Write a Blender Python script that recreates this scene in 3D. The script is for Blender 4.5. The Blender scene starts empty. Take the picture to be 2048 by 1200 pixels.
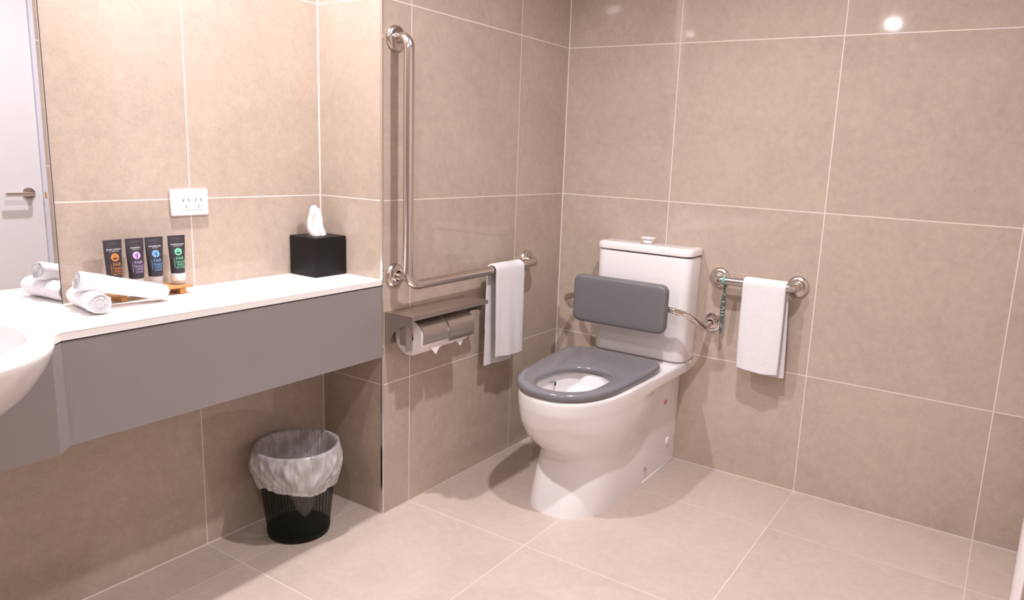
import bpy, bmesh, math, random
from mathutils import Vector, Matrix
PI = math.pi
random.seed(4)
sc = bpy.context.scene
COL = sc.collection

# ---------------------------------------------------------------- camera
W_PX, F_PX = 2048.0, 1462.04
yaw, pitch, roll = -0.5658, -0.1898, 0.0429
fw = Vector((math.sin(yaw)*math.cos(pitch), math.cos(yaw)*math.cos(pitch), math.sin(pitch)))
rt = Vector((math.cos(yaw), -math.sin(yaw), 0)); up = rt.cross(fw)
R_ = rt*math.cos(roll)+up*math.sin(roll); U_ = -rt*math.sin(roll)+up*math.cos(roll)
cam = bpy.data.cameras.new('camera'); cam.sensor_width = 36; cam.lens = F_PX/W_PX*36
cam.shift_x = -73.17/W_PX; cam.shift_y = -11.89/W_PX; cam.clip_start = .02
co = bpy.data.objects.new('camera', cam); COL.objects.link(co)
M4 = Matrix((R_, U_, -fw)).transposed().to_4x4(); M4.translation = (1.6854, -2.7332, 1.2327)
co.matrix_world = M4; sc.camera = co

# ---------------------------------------------------------------- world, exposure
sc.view_settings.view_transform = 'Standard'; sc.view_settings.look = 'None'
sc.view_settings.gamma = 1.0; sc.view_settings.use_curve_mapping = False
sc.view_settings.exposure = 0.04
wd = bpy.data.worlds.new('world'); sc.world = wd; wd.use_nodes = True
wd.node_tree.nodes['Background'].inputs[0].default_value = (1, .93, .9, 1)
wd.node_tree.nodes['Background'].inputs[1].default_value = .05
CEIL = 2.4
LAMPS = [(0.03, -1.66, 26.0), (1.07, -1.13, 24.0), (0.60, -4.05, 13.0), (1.30, -2.75, 12.5)]   # x, y, watts of each ceiling downlight; the last is added for ambient fill
LAMP_COL = (1.0, .957, 1.0)

# ---------------------------------------------------------------- materials
def newmat(name):
    m = bpy.data.materials.new(name); m.use_nodes = True
    return m, m.node_tree.nodes, m.node_tree.links, m.node_tree.nodes['Principled BSDF']
def mat(name, col, rough=.5, metal=0, spec=.5, coat=0, noise=0, nscale=300, bump=0, bscale=600, sss=0, bdist=.001):
    m, N, L, b = newmat(name)
    b.inputs['Base Color'].default_value = (*col, 1); b.inputs['Roughness'].default_value = rough
    b.inputs['Metallic'].default_value = metal; b.inputs['Specular IOR Level'].default_value = spec
    b.inputs['Coat Weight'].default_value = coat; b.inputs['Coat Roughness'].default_value = .05
    if sss:
        b.inputs['Subsurface Weight'].default_value = sss; b.inputs['Subsurface Radius'].default_value = (.01, .008, .007)
    tc = N.new('ShaderNodeTexCoord')
    n = N.new('ShaderNodeTexNoise'); n.inputs['Scale'].default_value = nscale; n.inputs['Detail'].default_value = 4
    L.new(tc.outputs['Object'], n.inputs['Vector'])
    r = N.new('ShaderNodeMapRange'); r.inputs[3].default_value = 1-noise; r.inputs[4].default_value = 1+noise
    L.new(n.outputs[0], r.inputs[0])
    mx = N.new('ShaderNodeVectorMath'); mx.operation = 'SCALE'; mx.inputs[0].default_value = col
    L.new(r.outputs[0], mx.inputs['Scale']); L.new(mx.outputs[0], b.inputs['Base Color'])
    if bump:
        n2 = N.new('ShaderNodeTexNoise'); n2.inputs['Scale'].default_value = bscale; n2.inputs['Detail'].default_value = 3
        L.new(tc.outputs['Object'], n2.inputs['Vector'])
        bp = N.new('ShaderNodeBump'); bp.inputs['Strength'].default_value = bump; bp.inputs['Distance'].default_value = bdist
        L.new(n2.outputs[0], bp.inputs['Height']); L.new(bp.outputs[0], b.inputs['Normal'])
    return m

def tile_mat(name, ax, ulines, vlines, base=(.47, .380, .310), grout=(.74, .68, .64), w=.0016, rough=.055, gstr=1.0):
    """stone-look porcelain tile; ax picks the two world axes, ulines and vlines the joints"""
    m, N, L, b = newmat(name)
    geo = N.new('ShaderNodeNewGeometry'); sx = N.new('ShaderNodeSeparateXYZ'); L.new(geo.outputs['Position'], sx.inputs[0])
    def math_(op, a, bb=None):
        n = N.new('ShaderNodeMath'); n.operation = op
        for i, v in enumerate((a, bb)):
            if v is None: continue
            if isinstance(v, (int, float)): n.inputs[i].default_value = v
            else: L.new(v, n.inputs[i])
        return n.outputs[0]
    def lines(sock, cs, ww):
        cur = None; idx = None
        for c in cs:
            d = math_('LESS_THAN', math_('ABSOLUTE', math_('SUBTRACT', sock, c)), ww)
            g = math_('GREATER_THAN', sock, c)
            cur = d if cur is None else math_('MAXIMUM', cur, d)
            idx = g if idx is None else math_('ADD', idx, g)
        return cur, idx
    mu, iu = lines(sx.outputs[ax[0]], ulines, w); mv, iv = lines(sx.outputs[ax[1]], vlines, w)
    mask = math_('MAXIMUM', mu, mv)
    if gstr < 1: mask = math_('MULTIPLY', mask, gstr)
    cid = N.new('ShaderNodeCombineXYZ'); L.new(iu, cid.inputs[0]); L.new(iv, cid.inputs[1])
    wn = N.new('ShaderNodeTexWhiteNoise'); L.new(cid.outputs[0], wn.inputs['Vector'])
    def noise(scale, detail=5, dist=0, rgh=.6):
        n = N.new('ShaderNodeTexNoise'); n.inputs['Scale'].default_value = scale; n.inputs['Detail'].default_value = detail
        n.inputs['Distortion'].default_value = dist; n.inputs['Roughness'].default_value = rgh
        v = N.new('ShaderNodeVectorMath'); v.operation = 'ADD'
        sc_ = N.new('ShaderNodeVectorMath'); sc_.operation = 'SCALE'; L.new(cid.outputs[0], sc_.inputs[0]); sc_.inputs['Scale'].default_value = 3.7
        L.new(geo.outputs['Position'], v.inputs[0]); L.new(sc_.outputs[0], v.inputs[1]); L.new(v.outputs[0], n.inputs['Vector']); return n.outputs[0]
    n1 = noise(2.6, 6, .6); n2 = noise(420, 2); n3 = noise(38, 6, 0, .75); n4 = noise(9, 6, 2.2, .7)
    t = math_('ADD', math_('MULTIPLY', math_('SUBTRACT', n1, .5), .34), math_('MULTIPLY', math_('SUBTRACT', n2, .5), .42))
    t = math_('ADD', t, math_('MULTIPLY', math_('SUBTRACT', n3, .5), .34))
    t = math_('ADD', t, math_('MULTIPLY', math_('SUBTRACT', n4, .5), .22))
    t = math_('ADD', t, math_('MULTIPLY', math_('SUBTRACT', wn.outputs['Value'], .5), .07))
    t = math_('ADD', t, 1.0)
    sc1 = N.new('ShaderNodeVectorMath'); sc1.operation = 'SCALE'; sc1.inputs[0].default_value = base; L.new(t, sc1.inputs['Scale'])
    mix = N.new('ShaderNodeMix'); mix.data_type = 'RGBA'
    L.new(mask, mix.inputs[0]); L.new(sc1.outputs[0], mix.inputs[6]); mix.inputs[7].default_value = (*grout, 1)
    L.new(mix.outputs[2], b.inputs['Base Color'])
    rr = N.new('ShaderNodeMapRange'); L.new(n3, rr.inputs[0]); rr.inputs[3].default_value = rough-.012; rr.inputs[4].default_value = rough+.015
    rg = math_('ADD', rr.outputs[0], math_('MULTIPLY', mask, .3)); L.new(rg, b.inputs['Roughness'])
    b.inputs['Specular IOR Level'].default_value = .5
    hb = math_('SUBTRACT', math_('MULTIPLY', n3, .25), math_('MULTIPLY', mask, 1.2))
    bp = N.new('ShaderNodeBump'); bp.inputs['Strength'].default_value = .08; bp.inputs['Distance'].default_value = .0004
    L.new(hb, bp.inputs['Height']); L.new(bp.outputs[0], b.inputs['Normal'])
    return m

ZL = [.461, 1.065, 1.67, 2.274]
X_V = [.5, 1.1, 1.7]
Y_G = [-.348, -.948]
Y_V = [-1.533, -2.133, -2.733, -3.333, -3.933]
M = {}
M['tile_back'] = tile_mat('tile_back', (0, 2), [.0015]+X_V, [0.0015]+ZL)
M['tile_left'] = tile_mat('tile_left', (1, 2), [-.0015]+Y_G, [0.0015]+ZL)
M['tile_nib'] = tile_mat('tile_nib', (0, 2), [-.287], [0.0015]+ZL)
M['tile_vanity'] = tile_mat('tile_vanity', (1, 2), [-1.0755]+Y_V, [0.0015]+ZL)
M['tile_far'] = tile_mat('tile_far', (1, 2), Y_G+Y_V, ZL)
M['tile_front'] = tile_mat('tile_front', (0, 2), X_V, ZL)
M['tile_floor'] = tile_mat('tile_floor', (0, 1), [-.2875, -.114, .5, 1.1, 1.7], Y_G+Y_V, base=(.49, .402, .34), w=.0013, rough=.36, gstr=.62)
M['ceiling'] = mat('ceiling_paint', (.82, .80, .78), .8)
M['porcelain'] = mat('white_porcelain', (.80, .765, .76), .10, spec=.55, coat=.3)
M['seat'] = mat('grey_seat_plastic', (.165, .158, .172), .16, spec=.55)
M['pad'] = mat('grey_backrest_foam', (.150, .143, .152), .42, bump=.12, bscale=900)
M['steel'] = mat('satin_steel', (.62, .565, .525), .22, 1, noise=.02)
M['steel_brushed'] = mat('brushed_steel', (.50, .445, .40), .34, 1, noise=.04, nscale=500)
M['chrome'] = mat('polished_chrome', (.74, .69, .66), .07, 1)
M['alu'] = mat('aluminium_trim', (.80, .78, .77), .16, 1)
M['counter'] = mat('white_stone_counter', (.86, .82, .80), .25, noise=.01)
M['apron'] = mat('grey_laminate_apron', (.265, .238, .235), .42, noise=.06, nscale=6, bump=.05, bscale=400)
M['white_plastic'] = mat('white_plastic', (.86, .83, .84), .3)
M['dark_slot'] = mat('dark_slot', (.03, .025, .025), .6)
M['towel'] = mat('white_terry_cloth', (.90, .875, .89), .95, spec=.15, bump=.9, bscale=520, bdist=.0035, noise=.02)
M['paper'] = mat('toilet_paper', (.84, .79, .78), .9, spec=.1, bump=.1, bscale=300)
M['tissue'] = mat('tissue_paper', (.9, .88, .88), .85, spec=.1, sss=.1)
M['black_leather'] = mat('black_tissue_box', (.007, .0065, .0065), .42, spec=.22, bump=.05, bscale=900)
M['wood'] = None
M['black_metal'] = mat('black_powder_coat', (.005, .007, .005), .5, spec=.2)
M['tube_black'] = mat('tube_charcoal', (.035, .030, .036), .38)
M['door_paint'] = mat('door_paint', (.68, .66, .67), .4)
M['frame_paint'] = mat('frame_paint', (.60, .60, .66), .35)
M['curtain'] = mat('white_curtain', (.85, .80, .80), .8, spec=.2)
M['seal'] = mat('shadow_gap_grey', (.10, .09, .09), .6)
for k, c in dict(orange=(.62, .20, .035), lilac=(.50, .34, .66), blue=(.16, .36, .70), green=(.16, .62, .36), white_ink=(.8, .8, .8), red_ink=(.70, .07, .02)).items():
    M[k] = mat(k, c, .5)
def wood():
    m, N, L, b = newmat('tray_wood'); tc = N.new('ShaderNodeTexCoord')
    w = N.new('ShaderNodeTexNoise'); w.inputs['Scale'].default_value = 40; mp = N.new('ShaderNodeMapping'); mp.inputs['Scale'].default_value = (6, .35, 6)
    L.new(tc.outputs['Object'], mp.inputs[0]); L.new(mp.outputs[0], w.inputs['Vector'])
    cr = N.new('ShaderNodeValToRGB'); cr.color_ramp.elements[0].color = (.36, .145, .035, 1); cr.color_ramp.elements[1].color = (.62, .31, .11, 1)
    L.new(w.outputs[0], cr.inputs[0]); L.new(cr.outputs[0], b.inputs['Base Color']); b.inputs['Roughness'].default_value = .45
    return m
M['wood'] = wood()
def clear(name, col, alpha, rough=.25):
    m, N, L, b = newmat(name); tr = N.new('ShaderNodeBsdfTransparent'); mx = N.new('ShaderNodeMixShader')
    b.inputs['Base Color'].default_value = (*col, 1); b.inputs['Roughness'].default_value = rough
    out = N['Material Output']; mx.inputs[0].default_value = alpha
    L.new(tr.outputs[0], mx.inputs[1]); L.new(b.outputs[0], mx.inputs[2]); L.new(mx.outputs[0], out.inputs[0])
    return m
M['frosted'] = clear('frosted_cap', (.80, .77, .77), .42, .3)
def liner_mat():
    m, N, L, b = newmat('bin_liner_plastic'); out = N['Material Output']
    b.inputs['Base Color'].default_value = (.88, .84, .85, 1); b.inputs['Roughness'].default_value = .25
    tl = N.new('ShaderNodeBsdfTranslucent'); tl.inputs[0].default_value = (.88, .84, .85, 1)
    tr = N.new('ShaderNodeBsdfTransparent'); m1 = N.new('ShaderNodeMixShader'); m2 = N.new('ShaderNodeMixShader')
    m1.inputs[0].default_value = .3; L.new(b.outputs[0], m1.inputs[1]); L.new(tl.outputs[0], m1.inputs[2])
    tc = N.new('ShaderNodeTexCoord'); n = N.new('ShaderNodeTexNoise'); n.inputs['Scale'].default_value = 22; n.inputs['Distortion'].default_value = 2
    mp = N.new('ShaderNodeMapping'); mp.inputs['Scale'].default_value = (1, 1, .35); L.new(tc.outputs['Object'], mp.inputs[0]); L.new(mp.outputs[0], n.inputs['Vector'])
    r = N.new('ShaderNodeMapRange'); r.inputs[1].default_value = .3; r.inputs[2].default_value = .7; r.inputs[3].default_value = .50; r.inputs[4].default_value = .88
    L.new(n.outputs[0], r.inputs[0]); L.new(r.outputs[0], m2.inputs[0])
    L.new(tr.outputs[0], m2.inputs[1]); L.new(m1.outputs[0], m2.inputs[2]); L.new(m2.outputs[0], out.inputs[0])
    return m
M['liner'] = liner_mat()
def mesh_mat():
    """fine perforated black mesh: round holes laid out on the sheet's own UV grid"""
    m, N, L, b = newmat('black_perforated_mesh'); out = N['Material Output']
    b.inputs['Base Color'].default_value = (.005, .007, .005, 1); b.inputs['Roughness'].default_value = .5; b.inputs['Specular IOR Level'].default_value = .2
    uv = N.new('ShaderNodeUVMap'); sp = N.new('ShaderNodeSeparateXYZ'); L.new(uv.outputs[0], sp.inputs[0])
    def mt(op, a, bb=None):
        n = N.new('ShaderNodeMath'); n.operation = op
        for i, v in enumerate((a, bb)):
            if v is None: continue
            if isinstance(v, (int, float)): n.inputs[i].default_value = v
            else: L.new(v, n.inputs[i])
        return n.outputs[0]
    ang = mt('MULTIPLY', sp.outputs[0], 2*PI*170); hh = mt('MULTIPLY', sp.outputs[1], 2*PI*82)
    s = mt('MULTIPLY', mt('SINE', mt('ADD', ang, hh)), mt('SINE', mt('SUBTRACT', ang, hh)))
    hole = mt('GREATER_THAN', s, .17)
    tr = N.new('ShaderNodeBsdfTransparent'); mx = N.new('ShaderNodeMixShader')
    L.new(hole, mx.inputs[0]); L.new(b.outputs[0], mx.inputs[1]); L.new(tr.outputs[0], mx.inputs[2]); L.new(mx.outputs[0], out.inputs[0])
    return m
M['mesh'] = mesh_mat()
def mirror_mat():
    m, N, L, b = newmat('mirror_silver'); b.inputs['Base Color'].default_value = (.90, .90, .91, 1)
    b.inputs['Metallic'].default_value = 1; b.inputs['Roughness'].default_value = .0
    return m
M['mirror'] = mirror_mat()
def emis(name, col, s):
    m, N, L, b = newmat(name); b.inputs['Emission Color'].default_value = (*col, 1); b.inputs['Emission Strength'].default_value = s
    return m
M['lamp_glow'] = emis('lamp_glow', LAMP_COL, 25)

# ---------------------------------------------------------------- helpers
def obj(name, bm, m, parent=None, smooth=False, angle=None):
    bmesh.ops.recalc_face_normals(bm, faces=bm.faces)
    me = bpy.data.meshes.new(name); bm.to_mesh(me); bm.free()
    mats = m if isinstance(m, (list, tuple)) else [m]
    for x in mats: me.materials.append(x)
    if smooth:
        me.polygons.foreach_set('use_smooth', [True]*len(me.polygons))
        if angle:
            a = math.radians(angle)
            b2 = bmesh.new(); b2.from_mesh(me)
            for e in b2.edges:
                if len(e.link_faces) == 2 and e.calc_face_angle(0) > a: e.smooth = False
            b2.to_mesh(me); b2.free()
    o = bpy.data.objects.new(name, me); COL.objects.link(o)
    if parent: o.parent = parent; o.matrix_parent_inverse = Matrix.Translation(-parent.location) if parent.type == 'EMPTY' else Matrix()
    return o
def thing(name, label, cat, loc, group=None):
    o = bpy.data.objects.new(name, None); COL.objects.link(o); o.location = loc; o.empty_display_size = .05
    o['label'] = label; o['category'] = cat
    if group: o['group'] = group
    return o
def tag(o, label, cat, group=None):
    o['label'] = label; o['category'] = cat
    if group: o['group'] = group
    return o
def box(bm, lo, hi, bev=0, seg=2):
    t = bmesh.new(); bmesh.ops.create_cube(t, size=1)
    c = [(a+b)/2 for a, b in zip(lo, hi)]; s = [b-a for a, b in zip(lo, hi)]
    for v in t.verts: v.co = Vector([v.co[i]*s[i]+c[i] for i in range(3)])
    if bev: bmesh.ops.bevel(t, geom=t.edges[:]+t.verts[:], offset=bev, segments=seg, profile=.5, affect='EDGES')
    merge(bm, t); return bm
def merge(bm, t):
    me = bpy.data.meshes.new('t'); t.to_mesh(me); t.free(); bm.from_mesh(me); bpy.data.meshes.remove(me)
def B(lo, hi, bev=0, seg=2): return box(bmesh.new(), lo, hi, bev, seg)
def loft(bm, rings, closed=True, caps=(False, False), uv=False):
    V = [[bm.verts.new(p) for p in r] for r in rings]; n = len(rings[0])
    lay = bm.loops.layers.uv.verify() if uv else None
    for i in range(len(V)-1):
        for j in range(n if closed else n-1):
            k = (j+1) % n
            try: f = bm.faces.new((V[i][j], V[i][k], V[i+1][k], V[i+1][j]))
            except ValueError: continue
            if uv:
                for lp, (a, b_) in zip(f.loops, ((j, i), (j+1, i), (j+1, i+1), (j, i+1))): lp[lay].uv = (a/n, b_/(len(V)-1))
    if caps[0]: bm.faces.new(V[0])
    if caps[1]: bm.faces.new(V[-1][::-1])
    return bm
def frame(d):
    d = d.normalized(); a = Vector((0, 0, 1)) if abs(d.z) < .9 else Vector((0, 1, 0))
    u = a.cross(d).normalized(); return u, d.cross(u)
def fillet(pts, rad, seg=10):
    pts = [Vector(p) for p in pts]; out = [pts[0]]
    for i in range(1, len(pts)-1):
        p, a, b = pts[i], pts[i-1], pts[i+1]; r = rad[i-1] if isinstance(rad, (list, tuple)) else rad
        d1 = (a-p).normalized(); d2 = (b-p).normalized(); ang = d1.angle(d2)
        t = min(r/math.tan(ang/2), (a-p).length*.49, (b-p).length*.49); r2 = t*math.tan(ang/2)
        c = p+(d1+d2).normalized()*(r2/math.sin(ang/2)); s = p+d1*t-c; e = p+d2*t-c; th = s.angle(e)
        for k in range(seg+1):
            f = k/seg; q = (s*math.sin((1-f)*th)+e*math.sin(f*th))/math.sin(th); out.append(c+q)
    out.append(pts[-1]); return out
def tube(bm, path, r, n=24, caps=True):
    path = [Vector(p) for p in path]; u = None; rings = []
    for i, p in enumerate(path):
        d = (path[min(i+1, len(path)-1)]-path[max(i-1, 0)]).normalized()
        if u is None: u, v = frame(d)
        else: u = (u-d*u.dot(d)).normalized(); v = d.cross(u)
        rr = r[i] if isinstance(r, (list, tuple)) else r
        rings.append([p+(u*math.cos(2*PI*k/n)+v*math.sin(2*PI*k/n))*rr for k in range(n)])
    return loft(bm, rings, caps=(caps, caps))
def lathe(bm, origin, axis, prof, n=48):
    """prof = (radius, distance along axis)"""
    o = Vector(origin); d = Vector(axis).normalized(); u, v = frame(d)
    rings = [[o+d*h+(u*math.cos(2*PI*k/n)+v*math.sin(2*PI*k/n))*max(r, 1e-5) for k in range(n)] for r, h in prof]
    loft(bm, rings); bmesh.ops.remove_doubles(bm, verts=bm.verts, dist=2e-5); return bm
def poly_prism(bm, pts, d):
    """pts: closed 3-D outline, d: extrusion vector"""
    a = [bm.verts.new(p) for p in pts]; b = [bm.verts.new(Vector(p)+Vector(d)) for p in pts]
    bm.faces.new(a); bm.faces.new(b[::-1])
    for i in range(len(pts)): j = (i+1) % len(pts); bm.faces.new((a[j], a[i], b[i], b[j]))
    return bm
def struct(name, bm, m, parent=None):
    o = obj(name, bm, m, parent)
    if not parent: o['kind'] = 'structure'
    return o
def spow(c, p): return math.copysign(abs(c)**p, c)
def sm(t): t = max(0, min(1, t)); return t*t*(3-2*t)
def lerp(a, b, t): return a+(b-a)*t
def interp(tab, x):
    if x <= tab[0][0]: return tab[0][1]
    for (a, fa), (b, fb) in zip(tab, tab[1:]):
        if x <= b: return lerp(fa, fb, (x-a)/(b-a))
    return tab[-1][1]
def catmull(tab, x):
    n = len(tab)
    if x <= tab[0][0]: return tab[0][1]
    if x >= tab[-1][0]: return tab[-1][1]
    for i in range(n-1):
        x0, y0 = tab[i]; x1, y1 = tab[i+1]
        if x <= x1:
            m0 = (y1-tab[i-1][1])/(x1-tab[i-1][0]) if i > 0 else (y1-y0)/(x1-x0)
            m1 = (tab[i+2][1]-y0)/(tab[i+2][0]-x0) if i+2 < n else (y1-y0)/(x1-x0)
            t = (x-x0)/(x1-x0); h = x1-x0
            return (2*t**3-3*t*t+1)*y0+(t**3-2*t*t+t)*h*m0+(-2*t**3+3*t*t)*y1+(t**3-t*t)*h*m1

# ---------------------------------------------------------------- room shell
XV, YN, XR, YF = -.289, -1.074, 1.9, -4.7
T = .1
struct('floor', B((XV-T, YF-T, -T), (XR+T, T, 0)), M['tile_floor'])
struct('ceiling', B((XV-T, YF-T, CEIL), (XR+T, T, CEIL+T)), M['ceiling'])
struct('wall_back', B((-T, 0, 0), (XR+T, T, CEIL)), M['tile_back'])
struct('wall_left', B((XV-T, YN+.0005, 0), (0, 0, CEIL)), M['tile_left'])
struct('wall_nib', B((XV-T, YN, 0), (-.0002, YN+.0005, CEIL)), M['tile_nib'])
struct('wall_vanity', B((XV-T, YF-T, 0), (XV, YN, CEIL)), M['tile_vanity'])
struct('wall_front', B((XV, YF-T, 0), (XR+T, YF, CEIL)), M['tile_front'])
# opposite wall, seen only in the mirror, with its door opening
DY0, DY1, DZ = -1.83, -.99, 2.06
wr = bmesh.new()
box(wr, (XR, DY1+.019, 0), (XR+T, 0, CEIL)); box(wr, (XR, YF, 0), (XR+T, DY0-.024, CEIL)); box(wr, (XR, DY0-.024, DZ+.024), (XR+T, DY1+.019, CEIL))
struct('wall_right', wr, M['tile_far'])
fr = bmesh.new()
box(fr, (XR-.012, DY1, 0), (XR+T, DY1+.019, DZ+.024)); box(fr, (XR-.012, DY0-.024, 0), (XR+T, DY0, DZ+.024)); box(fr, (XR-.012, DY0, DZ), (XR+T, DY1, DZ+.024))
o = struct('trim_1', fr, M['frame_paint']); o['label'] = 'pale door frame reflected in the mirror'
d = struct('door_1', B((XR+.002, DY0+.001, .006), (XR+.042, DY1-.0008, DZ-.001), .001), M['door_paint']); d['label'] = 'pale grey door reflected in the mirror'
HY, HZ = -1.054, .9285
hb = bmesh.new(); lathe(hb, (XR+.004, HY, HZ), (-1, 0, 0), [(0, 0), (.030, 0), (.030, .006), (.028, .008), (.0, .008)], 40)
hd = struct('rose', hb, M['chrome'], d)
hb = bmesh.new(); tube(hb, fillet([(XR, HY, HZ), (XR-.052, HY, HZ), (XR-.052, HY-.118, HZ)], .012), .0095, 20)
struct('lever_handle', hb, M['chrome'], d); bpy.context.view_layer.update()
struct('latch_plate', B((XR-.0135, DY1+.003, .905), (XR-.0115, DY1+.011, .935)), M['wood'], o)

# aluminium corner trim on the projecting wall
tb = bmesh.new()
poly_prism(tb, [(-.0085, YN-.0001, 0), (-.0085, YN-.0016, 0), (.0006, YN-.0016, 0), (.0014, YN-.0008, 0), (.0014, YN+.0030, 0), (.0001, YN+.0030, 0), (.0001, YN-.0001, 0)], (0, 0, CEIL))
o = struct('trim_2', tb, M['alu'])

# ---------------------------------------------------------------- ceiling downlights
for i, (lx, ly, wt) in enumerate(LAMPS):
    nm = ['recessed ceiling downlight above the vanity counter', 'recessed ceiling downlight in front of the toilet', 'recessed ceiling downlight furthest from the toilet wall', 'added ceiling fill light near the camera'][i]
    t = thing('downlight', nm, 'ceiling light', (lx, ly, CEIL), 'ceiling downlights')
    b = bmesh.new(); lathe(b, (lx, ly, CEIL), (0, 0, -1), [(.062, 0), (.060, .004), (.050, .005), (.047, .002), (.047, .0)], 40)
    obj('bezel', b, M['white_plastic'], t, True)
    b = bmesh.new(); lathe(b, (lx, ly, CEIL), (0, 0, -1), [(.047, 0), (.047, .001), (0, .001)], 40)
    obj('lens', b, M['lamp_glow'], t)
    L_ = bpy.data.lights.new('lamp', 'AREA'); L_.shape = 'DISK'; L_.size = .075; L_.energy = wt; L_.color = LAMP_COL; L_.spread = math.radians(150 if i < 2 else 180)
    lo = bpy.data.objects.new('lamp', L_); COL.objects.link(lo); lo.parent = t; lo.location = (0, 0, -.008)

# ---------------------------------------------------------------- vanity counter
CZ = .813
vc = thing('vanity_counter', 'white wall-hung vanity counter with a grey front panel below', 'vanity counter', (0, -1.5, CZ))
YE = -2.9
b = bmesh.new()
poly_prism(b, [(XV, YN, CZ-.018), (-.0095, YN, CZ-.018), (0, YN-.004, CZ-.018), (0, -2.017, CZ-.018), (.034, -2.051, CZ-.018), (.034, -2.62, CZ-.018), (0, -2.654, CZ-.018), (0, YE, CZ-.018), (XV, YE, CZ-.018)], (0, 0, .018))
bmesh.ops.bevel(b, geom=[e for e in b.edges if all(v.co.x > -.02 for v in e.verts) and abs(e.verts[0].co.z-e.verts[1].co.z) < 1e-6], offset=.0012, segments=2, affect='EDGES')
ctop = obj('countertop', b, M['counter'], vc)
b = bmesh.new(); g = .004
poly_prism(b, [(-.02, YN-.001, .555), (-g, YN-.001, .555), (-g, -2.012, .555), (.030, -2.048, .555), (.030, -2.62, .555), (-g, -2.658, .555), (-g, YE, .555), (-.02, YE, .555), (-.02, -2.67, .555), (.010, -2.63, .555), (.010, -2.055, .555), (-.02, -2.02, .555)], (0, 0, CZ-.018-.004-.555))
fpan = obj('front_panel', b, M['apron'], vc)
sgap = obj('shadow_gap', B((-.03, -2.02, CZ-.0222), (-.012, YN-.002, CZ-.018)), M['seal'], vc)
obj('underside_panel', B((XV, -2.0, .70), (-.02, YN-.001, .712)), M['apron'], vc)

# semi-recessed basin
bs = thing('wash_basin', 'white ceramic basin at the left end of the vanity counter', 'basin', (0, -2.33, CZ))
BX, BY = -.035, -2.335
def bring(a_y, x0, x1, z, n=72, p=2.7, cy=BY, pf=2.25):
    pts = []
    for k in range(n):
        th = 2*PI*k/n; c, s = math.cos(th), math.sin(th); cx = BX+.0
        ax = (x1-cx) if c > 0 else (cx-x0); pw = pf if c > 0 else 4.5
        pts.append((cx+ax*spow(c, 2/pw), cy+a_y*spow(s, 2/pw), z))
    return pts
rings = []
prof = [(.00, .035, .66, .40), (.10, .10, .66, .0), (.16, .165, .672, 0), (.205, .215, .70, 0), (.245, .262, .74, 0), (.272, .293, .785, 0), (.283, .307, .812, 0), (.286, .311, .825, 0), (.283, .308, .8305, 0), (.277, .302, .832, 0)]
for ay, fx, z, _ in prof: rings.append(bring(max(ay, .002), -.27 if z > .80 else lerp(-.12, -.26, min(1, (z-.66)/.14)), BX+fx, z))
hb = bmesh.new(); loft(hb, rings, caps=(True, True)); cutter = obj('cutter', hb, M['porcelain'])
for o_ in (ctop, fpan, sgap):
    md = o_.modifiers.new('cut', 'BOOLEAN'); md.object = cutter; md.operation = 'DIFFERENCE'; md.solver = 'EXACT'
bpy.context.view_layer.update(); dg = bpy.context.evaluated_depsgraph_get()
for o_ in (ctop, fpan, sgap):
    me_ = bpy.data.meshes.new_from_object(o_.evaluated_get(dg)); o_.modifiers.clear(); o_.data = me_
bpy.data.objects.remove(cutter)
for ay, fx, xb, z in [(.262, .240, -.20, .832), (.254, .232, -.192, .829), (.250, .228, -.188, .820), (.240, .217, -.178, .77), (.215, .19, -.155, .725), (.16, .13, -.12, .698), (.09, .07, -.08, .688), (.02, .015, -.045, .684)]:
    rings.append(bring(ay, xb, BX+fx, z, pf=2.1))
b = bmesh.new(); loft(b, rings, caps=(True, True)); obj('bowl', b, M['porcelain'], bs, True, 50)
b = bmesh.new(); lathe(b, (BX-.005, BY, .6845), (0, 0, 1), [(0, .004), (.018, .004), (.022, .002), (.023, 0)], 32); obj('drain', b, M['chrome'], bs, True)

# mirror
mb = thing('wall_mirror', 'frameless wall mirror standing on the counter, reflecting the door', 'mirror', (XV, -2.3, CZ))
obj('glass', B((XV+.0005, -2.95, CZ), (XV+.006, -1.886, 2.25), .0005), M['mirror'], mb)
obj('edge_strip', B((XV+.0003, -1.8855, CZ), (XV+.0062, -1.884, 2.25)), M['seal'], mb)

# ---------------------------------------------------------------- power outlet
po = thing('power_outlet', 'white double power outlet on the tiled wall above the tubes', 'power outlet', (XV, -1.54, 1.056))
b = B((XV, -1.5955, 1.0185), (XV+.010, -1.484, 1.0925), .0045, 3); obj('plate', b, M['white_plastic'], po, True, 40)
for cy in (-1.5525, -1.516):
    f = obj('socket_face', B((XV+.009, cy-.0165, 1.0345), (XV+.0115, cy+.0155, 1.074), .002, 2), M['white_plastic'], po)
    for dy, dz, an in ((-.0075, .008, 30), (.0075, .008, -30), (0, -.010, 0)):
        t = B((-.0003, -.0009, -.0042), (.0003, .0009, .0042)); t.transform(Matrix.Translation((XV+.0117, cy+dy, 1.054+dz)) @ Matrix.Rotation(math.radians(-an), 4, 'X'))
        obj('pin_slot', t, M['dark_slot'], f)

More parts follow.
